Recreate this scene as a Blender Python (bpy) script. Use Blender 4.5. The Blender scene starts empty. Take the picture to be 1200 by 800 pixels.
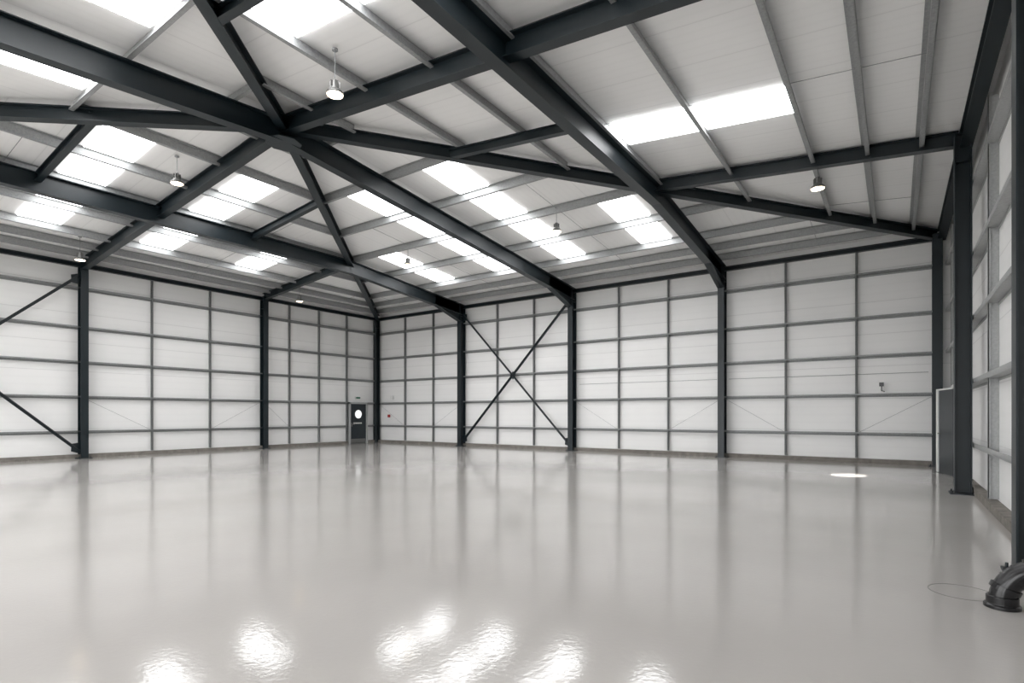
import bpy, bmesh, math, random
from mathutils import Vector, Matrix
random.seed(3)
S = bpy.context.scene
S.view_settings.view_transform = 'Standard'

# ---------- grid (x = along back wall, v = distance from back wall toward camera -> y=-v)
LU, LV = 24.0, 26.4
SU, SV = 0.1, 1.2/13.2
ZC = 6.95
def P(u, v, z): return Vector((u, -v, z))
def rise(u, v):
    return max(0, min(SU*u, SU*(LU-u), SV*v, SV*(LV-v)))

# ---------- materials
def mat(name, col, rough=0.5, metal=0.0, noise=0.0, nscale=8.0, bump=0.0, bscale=60.0, emit=None, spec=0.5):
    m = bpy.data.materials.new(name); m.use_nodes = True
    nt = m.node_tree; b = nt.nodes['Principled BSDF']
    b.inputs['Base Color'].default_value = (*col, 1)
    b.inputs['Roughness'].default_value = rough
    b.inputs['Metallic'].default_value = metal
    b.inputs['Specular IOR Level'].default_value = spec
    tc = nt.nodes.new('ShaderNodeTexCoord')
    if noise > 0:
        n = nt.nodes.new('ShaderNodeTexNoise'); n.inputs['Scale'].default_value = nscale
        n.inputs['Detail'].default_value = 4
        nt.links.new(tc.outputs['Object'], n.inputs['Vector'])
        r = nt.nodes.new('ShaderNodeMapRange')
        r.inputs['From Min'].default_value = .25; r.inputs['From Max'].default_value = .75
        r.inputs['To Min'].default_value = 1-noise; r.inputs['To Max'].default_value = 1+noise
        nt.links.new(n.outputs['Fac'], r.inputs['Value'])
        vm = nt.nodes.new('ShaderNodeVectorMath'); vm.operation = 'SCALE'
        vm.inputs[0].default_value = col
        nt.links.new(r.outputs['Result'], vm.inputs['Scale'])
        nt.links.new(vm.outputs['Vector'], b.inputs['Base Color'])
    if bump > 0:
        n2 = nt.nodes.new('ShaderNodeTexNoise'); n2.inputs['Scale'].default_value = bscale
        nt.links.new(tc.outputs['Object'], n2.inputs['Vector'])
        bp = nt.nodes.new('ShaderNodeBump'); bp.inputs['Strength'].default_value = bump
        bp.inputs['Distance'].default_value = 0.01
        nt.links.new(n2.outputs['Fac'], bp.inputs['Height'])
        nt.links.new(bp.outputs['Normal'], b.inputs['Normal'])
    if emit:
        b.inputs['Emission Color'].default_value = (*emit[0], 1)
        b.inputs['Emission Strength'].default_value = emit[1]
    return m

def panel_mat(name, col, axis, period, line_w, minor=None, dark=0.72, mdark=0.93, rough=0.45, bstr=.4):
    """sheet cladding: seam lines every `period` m along object axis, finer ribs every `minor` m"""
    m = bpy.data.materials.new(name); m.use_nodes = True
    nt = m.node_tree; b = nt.nodes['Principled BSDF']; b.inputs['Roughness'].default_value = rough
    tc = nt.nodes.new('ShaderNodeTexCoord'); sp = nt.nodes.new('ShaderNodeSeparateXYZ')
    nt.links.new(tc.outputs['Object'], sp.inputs[0])
    def line(per, w, dk):
        a = nt.nodes.new('ShaderNodeMath'); a.operation = 'PINGPONG'; a.inputs[1].default_value = per/2
        nt.links.new(sp.outputs[axis], a.inputs[0])
        r = nt.nodes.new('ShaderNodeMapRange'); r.interpolation_type = 'SMOOTHSTEP'
        r.inputs['From Min'].default_value = 0; r.inputs['From Max'].default_value = w
        r.inputs['To Min'].default_value = dk; r.inputs['To Max'].default_value = 1
        nt.links.new(a.outputs[0], r.inputs['Value']); return r.outputs['Result']
    f = line(period, line_w, dark)
    if minor:
        g = line(minor, minor*0.25, mdark)
        mm = nt.nodes.new('ShaderNodeMath'); mm.operation = 'MULTIPLY'
        nt.links.new(f, mm.inputs[0]); nt.links.new(g, mm.inputs[1]); f = mm.outputs[0]
    n = nt.nodes.new('ShaderNodeTexNoise'); n.inputs['Scale'].default_value = .6; n.inputs['Detail'].default_value = 3
    nt.links.new(tc.outputs['Object'], n.inputs['Vector'])
    r = nt.nodes.new('ShaderNodeMapRange'); r.inputs['To Min'].default_value = .95; r.inputs['To Max'].default_value = 1.04
    nt.links.new(n.outputs['Fac'], r.inputs['Value'])
    m2 = nt.nodes.new('ShaderNodeMath'); m2.operation = 'MULTIPLY'
    nt.links.new(f, m2.inputs[0]); nt.links.new(r.outputs['Result'], m2.inputs[1])
    vm = nt.nodes.new('ShaderNodeVectorMath'); vm.operation = 'SCALE'; vm.inputs[0].default_value = col
    nt.links.new(m2.outputs[0], vm.inputs['Scale']); nt.links.new(vm.outputs['Vector'], b.inputs['Base Color'])
    bp = nt.nodes.new('ShaderNodeBump'); bp.inputs['Strength'].default_value = bstr; bp.inputs['Distance'].default_value = .01
    nt.links.new(f, bp.inputs['Height']); nt.links.new(bp.outputs['Normal'], b.inputs['Normal'])
    return m

M_steel = mat('painted_steel', (.007, .0135, .0175), .4, 0, .15, 3)
M_galv = mat('galvanised_steel', (.34, .35, .352), .5, .3, .15, 25)
M_galvw = mat('galvanised_wall_steel', (.29, .30, .302), .5, .3, .15, 25)
M_galvr = mat('galvanised_post_steel', (.42, .43, .43), .5, .25, .12, 30)
M_wall = panel_mat('wall_cladding', (.90, .898, .89), 2, 1.0, .014, .25, .8, .985)
M_ceilU = panel_mat('ceiling_sheet_x', (.905, .903, .895), 0, 1.0, .016, .2, .88, .982, bstr=.12)
M_ceilV = panel_mat('ceiling_sheet_y', (.905, .903, .895), 1, 1.0, .016, .2, .88, .982, bstr=.12)
M_sky = mat('grp_rooflight', (.9, .9, .9), .5, emit=((.985, .99, 1.0), 7.8))
M_kerb = mat('concrete_kerb', (.20, .185, .165), .85, 0, .3, 6, .4, 40)
M_white = mat('white_paint', (.82, .82, .80), .4)
M_black = mat('black_plastic', (.010, .010, .011), .25, 0, .1, 10)
M_door = mat('dark_door', (.014, .022, .028), .35, 0, .1, 5)
M_glass = mat('vision_glass', (.8, .85, .85), .1, emit=((1, 1, 1), .9))
M_lampon = mat('lamp_diffuser', (.9, .85, .75), .4, emit=((1, .82, .6), 12))
M_alu = mat('spun_aluminium', (.2, .2, .195), .35, .5, .05, 20)
M_green = mat('exit_green', (.03, .15, .09), .4)
M_red = mat('red_plastic', (.4, .02, .02), .4)

# floor
M_floor = bpy.data.materials.new('epoxy_floor'); M_floor.use_nodes = True
nt = M_floor.node_tree; b = nt.nodes['Principled BSDF']
tc = nt.nodes.new('ShaderNodeTexCoord')
n = nt.nodes.new('ShaderNodeTexNoise'); n.inputs['Scale'].default_value = .5; n.inputs['Detail'].default_value = 7
nt.links.new(tc.outputs['Object'], n.inputs['Vector'])
cr = nt.nodes.new('ShaderNodeValToRGB')
cr.color_ramp.elements[0].position = .3; cr.color_ramp.elements[0].color = (.49, .468, .445, 1)
cr.color_ramp.elements[1].position = .7; cr.color_ramp.elements[1].color = (.535, .513, .49, 1)
nt.links.new(n.outputs['Fac'], cr.inputs['Fac']); nt.links.new(cr.outputs['Color'], b.inputs['Base Color'])
nr = nt.nodes.new('ShaderNodeMapRange'); nr.inputs['To Min'].default_value = .07; nr.inputs['To Max'].default_value = .12
nt.links.new(n.outputs['Fac'], nr.inputs['Value']); nt.links.new(nr.outputs['Result'], b.inputs['Roughness'])
b.inputs['IOR'].default_value = 1.62
n2 = nt.nodes.new('ShaderNodeTexNoise'); n2.inputs['Scale'].default_value = 26; n2.inputs['Detail'].default_value = 2
n3 = nt.nodes.new('ShaderNodeTexNoise'); n3.inputs['Scale'].default_value = 1.0; n3.inputs['Detail'].default_value = 1
nt.links.new(tc.outputs['Object'], n2.inputs['Vector']); nt.links.new(tc.outputs['Object'], n3.inputs['Vector'])
b1 = nt.nodes.new('ShaderNodeBump'); b1.inputs['Strength'].default_value = .18; b1.inputs['Distance'].default_value = .004
b2 = nt.nodes.new('ShaderNodeBump'); b2.inputs['Strength'].default_value = .06; b2.inputs['Distance'].default_value = .02
nt.links.new(n2.outputs['Fac'], b1.inputs['Height']); nt.links.new(n3.outputs['Fac'], b2.inputs['Height'])
nt.links.new(b2.outputs['Normal'], b1.inputs['Normal']); nt.links.new(b1.outputs['Normal'], b.inputs['Normal'])

# ---------- mesh helpers
class MB:
    def __init__(s): s.bm = bmesh.new()
    def hexa(s, pts):
        vs = [s.bm.verts.new(p) for p in pts]
        for f in ((0,1,2,3),(7,6,5,4),(0,4,5,1),(1,5,6,2),(2,6,7,3),(3,7,4,0)):
            s.bm.faces.new([vs[i] for i in f])
    def box(s, lo, hi):
        x0,y0,z0 = lo; x1,y1,z1 = hi
        s.hexa([(x0,y0,z0),(x1,y0,z0),(x1,y1,z0),(x0,y1,z0),(x0,y0,z1),(x1,y0,z1),(x1,y1,z1),(x0,y1,z1)])
    def uv(s, u0,u1,v0,v1,z0,z1):
        s.box((min(u0,u1),-max(v0,v1),z0),(max(u0,u1),-min(v0,v1),z1))
    def bar(s, p0, p1, w, d0, off=0.0, d1=None, up=Vector((0,0,1))):
        """bar with top edge along p0->p1 shifted down by off; width w, depth d0 (d1 at far end)"""
        if d1 is None: d1 = d0
        p0 = Vector(p0); p1 = Vector(p1); d = (p1-p0).normalized()
        side = d.cross(up).normalized()*(w/2)
        upv = side.cross(d).normalized() if side.length else up
        if upv.dot(up) < 0: upv = -upv
        a0 = p0-upv*off; a1 = p1-upv*off
        s.hexa([a0-side-upv*d0, a1-side-upv*d1, a1+side-upv*d1, a0+side-upv*d0,
                a0-side, a1-side, a1+side, a0+side])
    def ibeam(s, p0, p1, w, d, up=Vector((0,0,1)), tf=.02, tw=.015):
        s.bar(p0,p1,w,tf,0,up=up); s.bar(p0,p1,w,tf,d-tf,up=up); s.bar(p0,p1,tw,d-2*tf,tf,up=up)
    def zed(s, p0, p1, w, d, t=.012):
        """Z purlin: web plus lipped flanges"""
        p0=Vector(p0); p1=Vector(p1)
        s.bar(p0,p1,t,d)
        dd=(p1-p0).normalized(); sd=dd.cross(Vector((0,0,1))).normalized()*(w/2)
        s.bar(p0+sd,p1+sd,w,t); s.bar(p0-sd,p1-sd,w,t,d-t)
        s.bar(p0-sd*2,p1-sd*2,t,.03,d-.03)
    def rod(s, p0, p1, r, n=8):
        p0=Vector(p0); p1=Vector(p1); d=p1-p0; L=d.length
        M=Matrix.Translation((p0+p1)/2) @ d.to_track_quat('Z','Y').to_matrix().to_4x4()
        bmesh.ops.create_cone(s.bm, cap_ends=True, segments=n, radius1=r, radius2=r, depth=L, matrix=M)
    def lathe(s, prof, c, n=32, M=None):
        rings=[]
        for r,z in prof:
            ring=[]
            for i in range(n):
                a=2*math.pi*i/n; q=Vector((r*math.cos(a), r*math.sin(a), z))
                if M: q=M@q
                ring.append(s.bm.verts.new(Vector(c)+q))
            rings.append(ring)
        for a,b_ in zip(rings,rings[1:]):
            for i in range(n):
                s.bm.faces.new([a[i],a[(i+1)%n],b_[(i+1)%n],b_[i]])
    def obj(s, name, m, parent=None, smooth=False, bevel=0):
        bmesh.ops.recalc_face_normals(s.bm, faces=s.bm.faces)
        me=bpy.data.meshes.new(name); s.bm.to_mesh(me); s.bm.free()
        if smooth:
            for f in me.polygons: f.use_smooth=True
        o=bpy.data.objects.new(name, me); S.collection.objects.link(o)
        me.materials.append(m)
        if bevel:
            k=o.modifiers.new('bevel','BEVEL'); k.width=bevel; k.segments=2; k.limit_method='ANGLE'
        if parent: o.parent=parent
        return o
def empty(name, loc=(0,0,0)):
    o=bpy.data.objects.new(name,None); S.collection.objects.link(o); return o

# ---------- room shell
b_=MB(); b_.uv(-.6,24.9,-.6,LV+.6,-.2,0); b_.obj('floor',M_floor)
WB,WL,WR,WF=-.18,-.18,24.36,LV+.2
b_=MB(); b_.uv(WL-.1,WR+.1,WB,WB-.1,0,ZC+.12); b_.obj('wall_back',M_wall)
b_=MB(); b_.uv(WL,WL-.1,WB,WF,0,ZC+.12); b_.obj('wall_left',M_wall)
b_=MB(); b_.uv(WR,WR+.1,WB,WF,0,ZC+.12); b_.obj('wall_right',M_wall)
# front wall (behind the viewpoint) with openings added to let in fill daylight
FILL_OPEN=((1.2,5.6),(6.6,11.4),(12.6,17.4),(18.5,22.8)); OH=5.2
b_=MB(); xs=[WL-.1]+[x for o in FILL_OPEN for x in o]+[WR+.1]
for x0,x1 in zip(xs[0::2],xs[1::2]): b_.uv(x0,x1,WF,WF+.1,0,OH)
b_.uv(WL-.1,WR+.1,WF,WF+.1,OH,ZC+.12); b_.obj('wall_front',M_wall)

# ceiling: hipped, 4 slopes
A=P(12,13.2,ZC+1.2)
ex=.42
c00=P(-ex,-ex*1.1,ZC-ex*SU); c10=P(LU+ex,-ex*1.1,ZC-ex*SU); c11=P(LU+ex,LV+ex*1.1,ZC-ex*SU); c01=P(-ex,LV+ex*1.1,ZC-ex*SU)
def tri(name, tr, m, parent):
    bm=bmesh.new(); up=Vector((0,0,.08))
    lo=[bm.verts.new(p) for p in tr]; hi=[bm.verts.new(p+up) for p in tr]
    bm.faces.new(lo); bm.faces.new(hi[::-1])
    for i in range(3): bm.faces.new([lo[i],hi[i],hi[(i+1)%3],lo[(i+1)%3]])
    bmesh.ops.recalc_face_normals(bm,faces=bm.faces)
    me=bpy.data.meshes.new(name); bm.to_mesh(me); bm.free(); me.materials.append(m)
    o=bpy.data.objects.new(name,me); S.collection.objects.link(o); o.parent=parent
ceil=empty('ceiling')
tri('slope_back',(c00,c10,A),M_ceilU,ceil); tri('slope_right',(c10,c11,A),M_ceilV,ceil)
tri('slope_front',(c11,c01,A),M_ceilU,ceil); tri('slope_left',(c01,c00,A),M_ceilV,ceil)

# ---------- rooflights
D=[.6,1.5,2.5,4.2,5.9,7.6,9.3,11.0]          # purlin rows on left/right slopes
DV=[d*1.1 for d in D]                        # on back/front slopes
def skylight(face, a0, a1, d0, d1):
    """a = along eave range, d = distance-from-eave range"""
    b=MB(); pts=[]
    for dz in (-.035,-.01):
        for (a,d) in ((a0,d0),(a1,d0),(a1,d1),(a0,d1)):
            if face=='B': p=P(a,d,ZC+SV*d)
            if face=='F': p=P(a,LV-d,ZC+SV*d)
            if face=='L': p=P(d,a,ZC+SU*d)
            if face=='R': p=P(LU-d,a,ZC+SU*d)
            pts.append(p+Vector((0,0,dz)))
    b.hexa(pts); b.obj('window_rooflight',M_sky)
G=.06
def strip(face,a0,a1,rows):
    for d0,d1 in zip(rows,rows[1:]): skylight(face,a0,a1,d0+G,d1-G)
for f in ('B','F'):
    strip(f,10.0,11.0,DV[2:7]); strip(f,13.0,14.0,DV[2:7])
    strip(f,6.95,7.9,DV[2:5]); strip(f,16.1,17.1,DV[2:5])
strip('R',8.7,9.7,D[2:5]); strip('R',14.7,15.7,D[2:7]); strip('R',19.5,20.5,D[2:5])
strip('L',8.2,9.2,D[2:5]); strip('L',11.4,12.4,D[2:7]); strip('L',14.5,15.5,D[2:7]); strip('L',18.0,19.0,D[2:5])

# ---------- purlins
b=MB()
for d in D:
    dv=d*1.1; z=ZC+SU*d-.012
    b.zed(P(d,dv,z),P(LU-d,dv,z),.07,.2)
    b.zed(P(LU-d,LV-dv,z),P(d,LV-dv,z),.07,.2)
    b.zed(P(d,LV-dv,z),P(d,dv,z),.07,.2)
    b.zed(P(LU-d,dv,z),P(LU-d,LV-dv,z),.07,.2)
b.obj('roof_purlins',M_galv)
# sag rods between purlins
b=MB()
def srod(p,q): b.rod(p,q,.006,6)
for a in (3,9,15,21):
    dm=min(a,LU-a)*1.1
    for d0,d1 in zip(DV,DV[1:]):
        if d1<=dm+.01:
            srod(P(a,d0,ZC+SV*d0-.1),P(a,d1,ZC+SV*d1-.1)); srod(P(a,LV-d0,ZC+SV*d0-.1),P(a,LV-d1,ZC+SV*d1-.1))
for a in (3.3,9.9,16.5,23.1):
    dm=min(a,LV-a)/1.1
    for d0,d1 in zip(D,D[1:]):
        if d1<=dm+.01:
            srod(P(d0,a,ZC+SU*d0-.1),P(d1,a,ZC+SU*d1-.1)); srod(P(LU-d0,a,ZC+SU*d0-.1),P(LU-d1,a,ZC+SU*d1-.1))
b.obj('roof_sag_rods',M_galvw)

# ---------- main roof steelwork: one welded frame, named members as parts
ZT=ZC-.215
def T(u,v,dz=0): return P(u,v,ZT+rise(u,v)+dz)
frame=empty('steel_roof_frame')
def rafter_obj(name, segs, w, d, haunch=()):
    b=MB()
    for p,q in segs: b.ibeam(p,q,w,d)
    for p,q,h in haunch:   # tapered haunch under the eave end
        b.bar(p,q,.015,d+h,d1=d,off=0)
        pp=Vector(p)-Vector((0,0,d+h)); qq=Vector(q)-Vector((0,0,d)); b.bar(pp+Vector((0,0,.02)),qq+Vector((0,0,.02)),w,.02)
    return b.obj(name,M_steel,frame)
def hp(u,v,L=1.8):
    return (T(u,v),T(u,v+L if v<13 else v-L),.38)
for u in (6,12,18):
    k=min(u,LU-u)*1.1
    if u==12: segs=[(T(12,0.0),T(12,13.2)),(T(12,13.2),T(12,LV))]
    else: segs=[(T(u,0),T(u,k)),(T(u,k),T(u,LV-k)),(T(u,LV-k),T(u,LV))]
    rafter_obj('steel_rafter',segs,.24,.48,[hp(u,.1),hp(u,LV-.1)])
rafter_obj('cross_rafter',[(T(.1,13.2,.08),T(12,13.2,.08)),(T(12,13.2,.08),T(LU,13.2,.08))],.2,.36)
for (cu,cv) in ((0,0),(LU,0),(LU,LV),(0,LV)):
    rafter_obj('hip_rafter',[(T(cu,cv,.13),T(12,13.2,.05))],.2,.28)
for v in (6.6,LV-6.6):
    rafter_obj('tie_beam',[(T(.1,v,.1),T(6,v,.1))],.18,.28); rafter_obj('tie_beam',[(T(18,v,.14),T(LU,v,.2))],.18,.28)
for v in (10.5,LV-10.5):
    hu=v/1.1 if v<13.2 else (LV-v)/1.1
    rafter_obj('jack_rafter',[(T(6,v),T(hu,v))],.14,.2); rafter_obj('jack_rafter',[(T(LU-hu,v),T(18,v))],.14,.2)
b=MB()
b.lathe([(0,ZT+1.2-.47),(.38,ZT+1.2-.47),(.38,ZT+1.2-.49),(0,ZT+1.2-.49)],P(12,13.2,0),8)
b.lathe([(0,ZT+1.2-.0),(.38,ZT+1.2-.0),(.38,ZT+1.2-.02),(0,ZT+1.2-.02)],P(12,13.2,0),8)
b.obj('apex_connection_plate',M_steel,frame)
for nm,p,q in (('back',P(0,-.02,6.72),P(LU,-.02,6.72)),('left',P(-.02,0,6.72),P(-.02,LV,6.72)),
            ('right',P(LU+.1,0,6.85),P(LU+.1,LV,6.85)),('front',P(0,LV,6.72),P(LU,LV,6.72))):
    b=MB()
    if nm=='right': b.ibeam(p,q,.2,.3)
    else: b.ibeam(p,q,.14,.15)
    b.obj('eave_beam_'+nm,M_steel,frame)

def column(u,v,axis,zt,flange=.22,dep=.35,off=.11,name='steel_column'):
    b=MB()
    if axis=='v': up=Vector((0,-1 if v<13 else 1,0))
    else: up=Vector((1 if u<12 else -1,0,0))
    c=P(u,v,0)+up*(off+dep/2)
    b.ibeam(c,c+Vector((0,0,zt)),flange,dep,up=up)
    cc=P(u,v,0)+up*off
    b.box((cc.x-.2,cc.y-.2,0),(cc.x+.2,cc.y+.2,.025))
    for sx in (-.16,.16):
        for sy in (-.16,.16): b.rod(cc+Vector((sx,sy,0)),cc+Vector((sx,sy,.07)),.014,6)
    for z in (zt-.02,zt-.55):
        if axis=='v': b.box((cc.x-flange/2,cc.y-dep/2,z),(cc.x+flange/2,cc.y+dep/2,z+.015))
        else: b.box((cc.x-dep/2,cc.y-flange/2,z),(cc.x+dep/2,cc.y+flange/2,z+.015))
    return b.obj(name,M_steel,frame)
for u in (6,12,18):
    column(u,0,'v',6.72); column(u,LV,'v',6.72)
for v in (6.6,13.2,19.8):
    column(0,v,'u',6.72,.22,.3)
for v in (6.8,13.25,19.8):
    column(LU,v,'u',6.8,.24,.26,-.05)
column(0,0,'v',6.72,.22,.26,.1); column(LU,0.0,'v',6.72,.24,.3,.1); column(0,LV,'v',6.72); column(LU,LV,'v',6.72)

# ---------- wall girts + studs (grey)
GH=[.9,2.1,3.3,4.5,5.85]
DOOR=(.72,1.92,2.14)
def girt(b,wall,a0,a1,h):
    t=.012
    if wall=='B': f=lambda n0,n1,z0,z1: b.uv(a0,a1,WB+n0,WB+n1,z0,z1)
    if wall=='F': f=lambda n0,n1,z0,z1: b.uv(a0,a1,WF-n0,WF-n1,z0,z1)
    if wall=='L': f=lambda n0,n1,z0,z1: b.uv(WL+n0,WL+n1,a0,a1,z0,z1)
    if wall=='R': f=lambda n0,n1,z0,z1: b.uv(WR-n0,WR-n1,a0,a1,z0,z1)
    k=.02 if wall=='R' else 0
    f(0,.16,h-t/2-k/2,h+t/2); f(.15,.16,h,h+.05+k); f(0,.01,h-.06,h)
def stud(b,wall,a,z0,z1,w=.07,d=.14):
    t=.012
    if wall=='B': f=lambda x0,x1,n0,n1: b.uv(a+x0,a+x1,WB+n0,WB+n1,z0,z1)
    if wall=='F': f=lambda x0,x1,n0,n1: b.uv(a+x0,a+x1,WF-n0,WF-n1,z0,z1)
    if wall=='L': f=lambda x0,x1,n0,n1: b.uv(WL+n0,WL+n1,a+x0,a+x1,z0,z1)
    if wall=='R': f=lambda x0,x1,n0,n1: b.uv(WR-n0,WR-n1,a+x0,a+x1,z0,z1)
    f(-t/2,t/2,0,d); f(-w/2,w/2,d-t,d); f(-w/2,-w/2+t,d-.03,d); f(w/2-t,w/2,d-.03,d)
for wall,L,posts in (('B',LU,[2,4,8,10,14,16,20,22]),('L',LV,[2.0,3.65,5.25,8.85,11.0,21.9,24.1]),
                     ('R',LV,[1.4,4.9,8.6,10.9,15.4,17.6,22,24.2]),('F',LU,[6.1,12.0,18.0])):
    b=MB()
    for h in GH:
        if wall=='L' and h<DOOR[2]:
            girt(b,wall,-.1,DOOR[0]-.05,h); girt(b,wall,DOOR[1]+.05,L+.1,h)
        elif wall=='R' and h<2.2:
            girt(b,wall,-.1,2.0,h); girt(b,wall,3.35,L+.1,h)
        elif wall=='F' and h<OH: pass
        else: girt(b,wall,-.1,L+.1,h)
    for a in posts: stud(b,wall,a,0.15,6.6, w=.1 if wall=='R' else .06, d=.14)
    nm={'B':'back','L':'left','R':'right','F':'front'}[wall]
    b.obj('wall_girts_'+nm,M_galvr if wall=='R' else M_galvw)
def kerb(nm,*a):
    b=MB()
    for r in a: b.uv(*r)
    b.obj('baseboard_'+nm,M_kerb,bevel=.006)
kerb('back',(-.1,LU+.3,WB,.0,0,.13)); kerb('left',(WL,0,-.1,DOOR[0]-.06,0,.13),(WL,0,DOOR[1]+.06,LV,0,.13))
kerb('right',(LU+.2,WR,0,2.0,0,.13),(LU+.2,WR,3.35,LV,0,.13))

b=MB()
for c,e in ((0,2),(6,4),(12,14),(18,16),(18,20),(24,22)):
    b.rod(P(c,-.04,2.1),P(e,-.04,.9),.0045,6)
for c,e in ((6.6,8.85),(13.2,11.0),(6.6,5.25)):
    b.rod(P(-.04,c,2.1),P(-.04,e,.9),.0045,6)
b.obj('wall_tie_rods',M_galvw)

# ---------- dark X braces
def xbrace(p0,p1,z0,z1,nrm):
    e=MB(); nrm=Vector(nrm)
    def diag(a,b2,o):
        e.bar(a+nrm*o,b2+nrm*o,.012,.09,-.045); e.bar(a+nrm*(o+.03),b2+nrm*(o+.03),.06,.012,-.045)
    A0=Vector((*p0,z0));A1=Vector((*p0,z1));B0=Vector((*p1,z0));B1=Vector((*p1,z1))
    diag(A0,B1,0); diag(A1,B0,.02)
    m=(A0+B1)/2; t=(B0-A0).normalized()
    n=nrm*.012
    k=.17
    pts=[m+t*k,m+Vector((0,0,k*1.1)),m-t*k,m-Vector((0,0,k*1.1))]
    e.hexa([p-n for p in pts]+[p+n for p in pts])
    for c,sx,sz in ((A0,1,1),(A1,1,-1),(B0,-1,1),(B1,-1,-1)):
        q=[c-t*sx*.06-Vector((0,0,sz*.1)),c+t*sx*.22,c+t*sx*.2+Vector((0,0,sz*.26)),c-t*sx*.06+Vector((0,0,sz*.3))]
        e.hexa([p-n for p in q]+[p+n for p in q])
    e.obj('cross_brace',M_steel,frame)
xbrace((6.12,-.1),(11.88,-.1),.25,6.25,(0,-1,0))
xbrace((.1,-13.32),(.1,-19.68),.25,6.25,(1,0,0))

# ---------- personnel door (left wall, by the corner)
d0,d1,dh=DOOR
door=empty('door_1')
b=MB(); b.uv(WL,.04,d0-.0,d0+.09,0,dh); b.uv(WL,.04,d1-.09,d1,0,dh); b.uv(WL,.04,d0,d1,dh-.09,dh); b.obj('frame',M_galvr,door,bevel=.004)
b=MB(); b.uv(-.07,-.02,d0+.09,d1-.09,.01,dh-.09); b.obj('leaf',M_door,door,bevel=.003)
vc=(d0+d1)/2
Rm=Matrix.Rotation(math.pi/2,4,'Y')
b=MB(); b.lathe([(0,0.012),(.21,.012),(.21,0),(0,0)],P(-.02,vc,1.52),32,Rm); b.obj('vision_panel',M_glass,door)
b=MB(); b.lathe([(.21,0),(.21,.02),(.24,.02),(.24,0)],P(-.02,vc,1.52),32,Rm); b.obj('vision_ring',M_alu,door)
b=MB()
x=vc+.3
for i,w in enumerate((.05,.04,.06,.04,.05,.05,.04,.06)):
    b.uv(-.02,-.014,x,x-w,1.02,1.09); x-=w+.02
b.obj('lettering',M_white,door)
b=MB(); b.uv(-.02,.05,d1-.2,d1-.17,.98,1.0); b.uv(.03,.05,d1-.2,d1-.33,.975,1.005); b.uv(-.02,-.012,d1-.22,d1-.15,.88,1.08); b.obj('handle',M_alu,door)
b=MB(); b.uv(-.02,-.014,d0+.12,d1-.12,.03,.24); b.obj('kick_plate',M_alu,door)
es=empty('exit_sign')
b=MB(); b.uv(-.1,-.02,vc-.16,vc+.16,2.3,2.45); b.obj('housing',M_white,es,bevel=.008)
b=MB(); b.uv(-.02,-.012,vc-.13,vc+.13,2.33,2.42); b.obj('legend',M_green,es)
b=MB(); b.uv(.75,.9,-.06,-.0,1.35,1.5); b.obj('fire_call_point',M_red,bevel=.01)
b=MB(); b.uv(.95,1.15,-.06,-.0,2.3,2.5); b.obj('wall_sign',M_white)

# ---------- side door in right wall, standing ajar
door=empty('door_2')
b=MB(); b.uv(LU+.18,WR,3.2,3.32,0,2.25); b.uv(LU+.18,WR,2.0,2.12,0,2.25); b.uv(LU+.18,WR,2.0,3.32,2.13,2.25); b.obj('frame',M_white,door,bevel=.004)
h0=Vector((LU+.17,-3.18,0)); e0=Vector((LU-.06,-2.14,0)); dd=(e0-h0).normalized(); nn=Vector((-dd.y,dd.x,0))*.022
def slab(bb,a,c,z0,z1,k=1):
    bb.hexa([a-nn*k+Vector((0,0,z0)),c-nn*k+Vector((0,0,z0)),c+nn*k+Vector((0,0,z0)),a+nn*k+Vector((0,0,z0)),
             a-nn*k+Vector((0,0,z1)),c-nn*k+Vector((0,0,z1)),c+nn*k+Vector((0,0,z1)),a+nn*k+Vector((0,0,z1))])
b=MB(); slab(b,h0,e0,.01,2.12); b.obj('leaf',M_door,door)
b=MB(); slab(b,e0-dd*.05,e0+dd*.1,.01,2.16,1.9); slab(b,h0,e0,2.12,2.16,1.6); b.obj('edge_trim',M_white,door)
b=MB(); slab(b,e0-dd*.22,e0-dd*.1,1.0,1.03,3); b.obj('handle',M_alu,door)
# unseen shutters dressing the added fill-light openings: rolled up drums + guides
for i,(x0,x1) in enumerate(FILL_OPEN):
    rs=empty('door_%d'%(i+3))
    b=MB(); b.uv(x0-.12,x0,WF-.14,WF,0,OH+.1); b.uv(x1,x1+.12,WF-.14,WF,0,OH+.1); b.obj('guides',M_steel,rs)
    b=MB(); b.rod(P(x0-.1,WF-.3,OH+.28),P(x1+.1,WF-.3,OH+.28),.24,24); b.obj('rolled_curtain',M_galv,rs)
    L=bpy.data.lights.new('door_portal','AREA'); L.shape='RECTANGLE'; L.size=x1-x0; L.size_y=OH
    L.cycles.is_portal=True  # portal samples sky light entering by the added opening
    o=bpy.data.objects.new('door_portal',L); S.collection.objects.link(o); o.location=P((x0+x1)/2,WF+.12,OH/2)
    o.rotation_euler=(math.radians(90),0,0); o.parent=rs
# unseen ground added outside the openings, bounces daylight to the ceiling
b=MB(); b.uv(-60,84,LV+.6,LV+90,-.25,-.02); b.obj('ground_yard',mat('yard_concrete',(.5,.49,.47),.8,0,.1,2))

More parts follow.
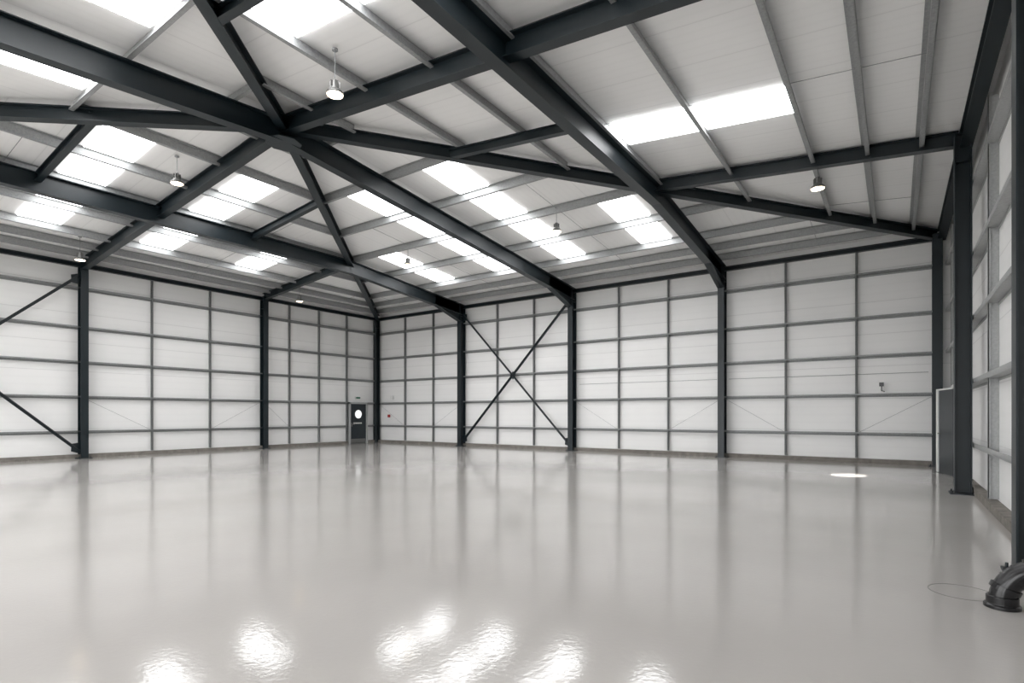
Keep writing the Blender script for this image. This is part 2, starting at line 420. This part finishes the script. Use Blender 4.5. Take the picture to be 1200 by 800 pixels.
# ---------- pendants
def pendant(u,v,h,s=.85):
    e=empty('pendant_high_bay_lamp')
    top=ZC+rise(u,v)-.045
    b=MB(); b.rod(P(u,v,h+.28*s),P(u,v,top),.007,8)
    b.lathe([(0,top),(.05,top),(.05,top-.03),(0,top-.03)],P(u,v,0),16); b.obj('suspension',M_galvw,e)
    b=MB(); b.lathe([(r*s,z*s) for r,z in [(0,.30),(.05,.30),(.06,.26),(.065,.15),(.10,.13),(.105,.09),(.0,.09)]],P(u,v,h),24)
    for i in range(8):
        a=i*math.pi/4; c=Vector((math.cos(a),math.sin(a),0))
        b.bar(P(u,v,h+.27*s)+c*.05*s,P(u,v,h+.27*s)+c*.1*s,.008,.13*s)
    b.obj('driver_heatsink',M_alu,e)
    b=MB(); b.lathe([(r*s,z*s) for r,z in [(.07,.12),(.13,.09),(.165,.05),(.175,0),(.165,0),(.15,.04),(.10,.08),(.06,.10)]],P(u,v,h),32); b.obj('reflector',M_alu,e,smooth=True)
    b=MB(); b.lathe([(0,-.01),(.08*s,-.008),(.155*s,.0),(.155*s,.02),(0,.02)],P(u,v,h),32); b.obj('diffuser',M_lampon,e,smooth=True)
for u,v,h in ((15.1,14.2,7.0),(8.72,13.95,7.1),(21.6,6.4,6.48),(2.0,13.86,6.35),(14.95,6.42,6.8),(2.05,6.15,6.35),(8.85,6.39,6.8)):
    pendant(u,v,h)

# ---------- black floor pipe elbow, right foreground
e=empty('floor_pipe_elbow')
pc=P(23.69,14.5,0)
b=MB(); b.lathe([(0,0),(.115,0),(.115,.025),(.10,.035),(.10,.09),(.09,.095),(.0,.095)],pc,36); b.obj('floor_socket',M_black,e,smooth=False,bevel=.003)
b=MB()
dirh=Vector((1,.05,0)).normalized(); R=.27; z0=.05
seg=32; cents=[]
for i in range(25):
    a=i/24*math.pi/2; cents.append((pc+Vector((0,0,z0+R*math.sin(a)))+dirh*(R*(1-math.cos(a))),Vector((0,0,math.cos(a)))+dirh*math.sin(a)))
cents.append((pc+Vector((0,0,z0+R))+dirh*(R+.3),dirh))
def ringv(bb,c,tan,rr):
    s1=dirh.cross(Vector((0,0,1))).normalized(); s2=tan.cross(s1).normalized()
    return [bb.bm.verts.new(c+(s1*math.cos(2*math.pi*j/seg)+s2*math.sin(2*math.pi*j/seg))*rr) for j in range(seg)]
rings=[ringv(b,c,t,.085) for c,t in cents]
for r0,r1 in zip(rings,rings[1:]):
    for j in range(seg): b.bm.faces.new([r0[j],r0[(j+1)%seg],r1[(j+1)%seg],r1[j]])
b.obj('elbow',M_black,e,smooth=True)
b=MB()
def band(a,r,w):
    if a<=1.0:
        th=a*math.pi/2; c=pc+Vector((0,0,z0+R*math.sin(th)))+dirh*(R*(1-math.cos(th))); t=Vector((0,0,math.cos(th)))+dirh*math.sin(th)
    else: c=pc+Vector((0,0,z0+R))+dirh*(R+(a-1)); t=dirh
    rr=[ringv(b,c-t*w/2,t,.08),ringv(b,c-t*w/2,t,r),ringv(b,c+t*w/2,t,r),ringv(b,c+t*w/2,t,.08)]
    for r0,r1 in zip(rr,rr[1:]):
        for j in range(seg): b.bm.faces.new([r0[j],r0[(j+1)%seg],r1[(j+1)%seg],r1[j]])
band(.24,.10,.035); band(.42,.09,.012); band(.58,.09,.012); band(.76,.10,.035); band(1.08,.105,.03)
b.obj('coupling_bands',M_black,e)
M_ring=mat('ring_joint',(.16,.155,.145),.5)
b=MB(); b.lathe([(.225,0.0),(.225,.0015),(.234,.0015),(.234,0)],P(23.47,14.2,0),64); b.obj('floor_access_cover',M_ring)

# small valve bracket on the back wall
e=empty('hose_tap')
b=MB(); b.rod(P(22.66,.0,2.42),P(22.66,.08,2.42),.02); b.uv(22.6,22.72,.02,.07,2.36,2.48); b.obj('body',M_black,e)
b=MB(); b.rod(P(22.66,.05,2.42),P(22.66,.05,2.22),.014); b.rod(P(22.66,.05,2.23),P(22.74,.05,2.2),.014); b.obj('spout',M_black,e)
b=MB(); b.rod(P(12.3,-.0,2.75),P(17.8,-.0,2.75),.008); b.rod(P(18.2,0,2.75),P(23.8,0,2.75),.008); b.obj('cable_conduit',M_galvw)

# ---------- sun patch: added narrow spot lamp below a rooflight stands in for the sun
L=bpy.data.lights.new('sun_shaft','SPOT'); L.energy=18000; L.spot_size=math.radians(5.0); L.spot_blend=.1; L.shadow_soft_size=.01; L.color=(1,.96,.9)
lo=bpy.data.objects.new('sun_shaft',L); S.collection.objects.link(lo)
lo.location=P(20.4,9.2,7.05); tgt=P(22.05,4.3,0)
lo.rotation_euler=(tgt-lo.location).to_track_quat('-Z','Y').to_euler()

# ---------- world
w=bpy.data.worlds.new('sky'); S.world=w; w.use_nodes=True
w.node_tree.nodes['Background'].inputs[0].default_value=(.99,.99,.995,1); w.node_tree.nodes['Background'].inputs[1].default_value=5.5

# ---------- camera
c=bpy.data.cameras.new('camera'); co=bpy.data.objects.new('camera',c); S.collection.objects.link(co)
co.location=P(23.01,20.18,1.5); co.rotation_euler=(math.radians(90),0,math.radians(35.0))
c.sensor_width=36; c.lens=642/1200*36; c.shift_y=85.6/1200; c.clip_start=.05; c.clip_end=200
S.camera=co
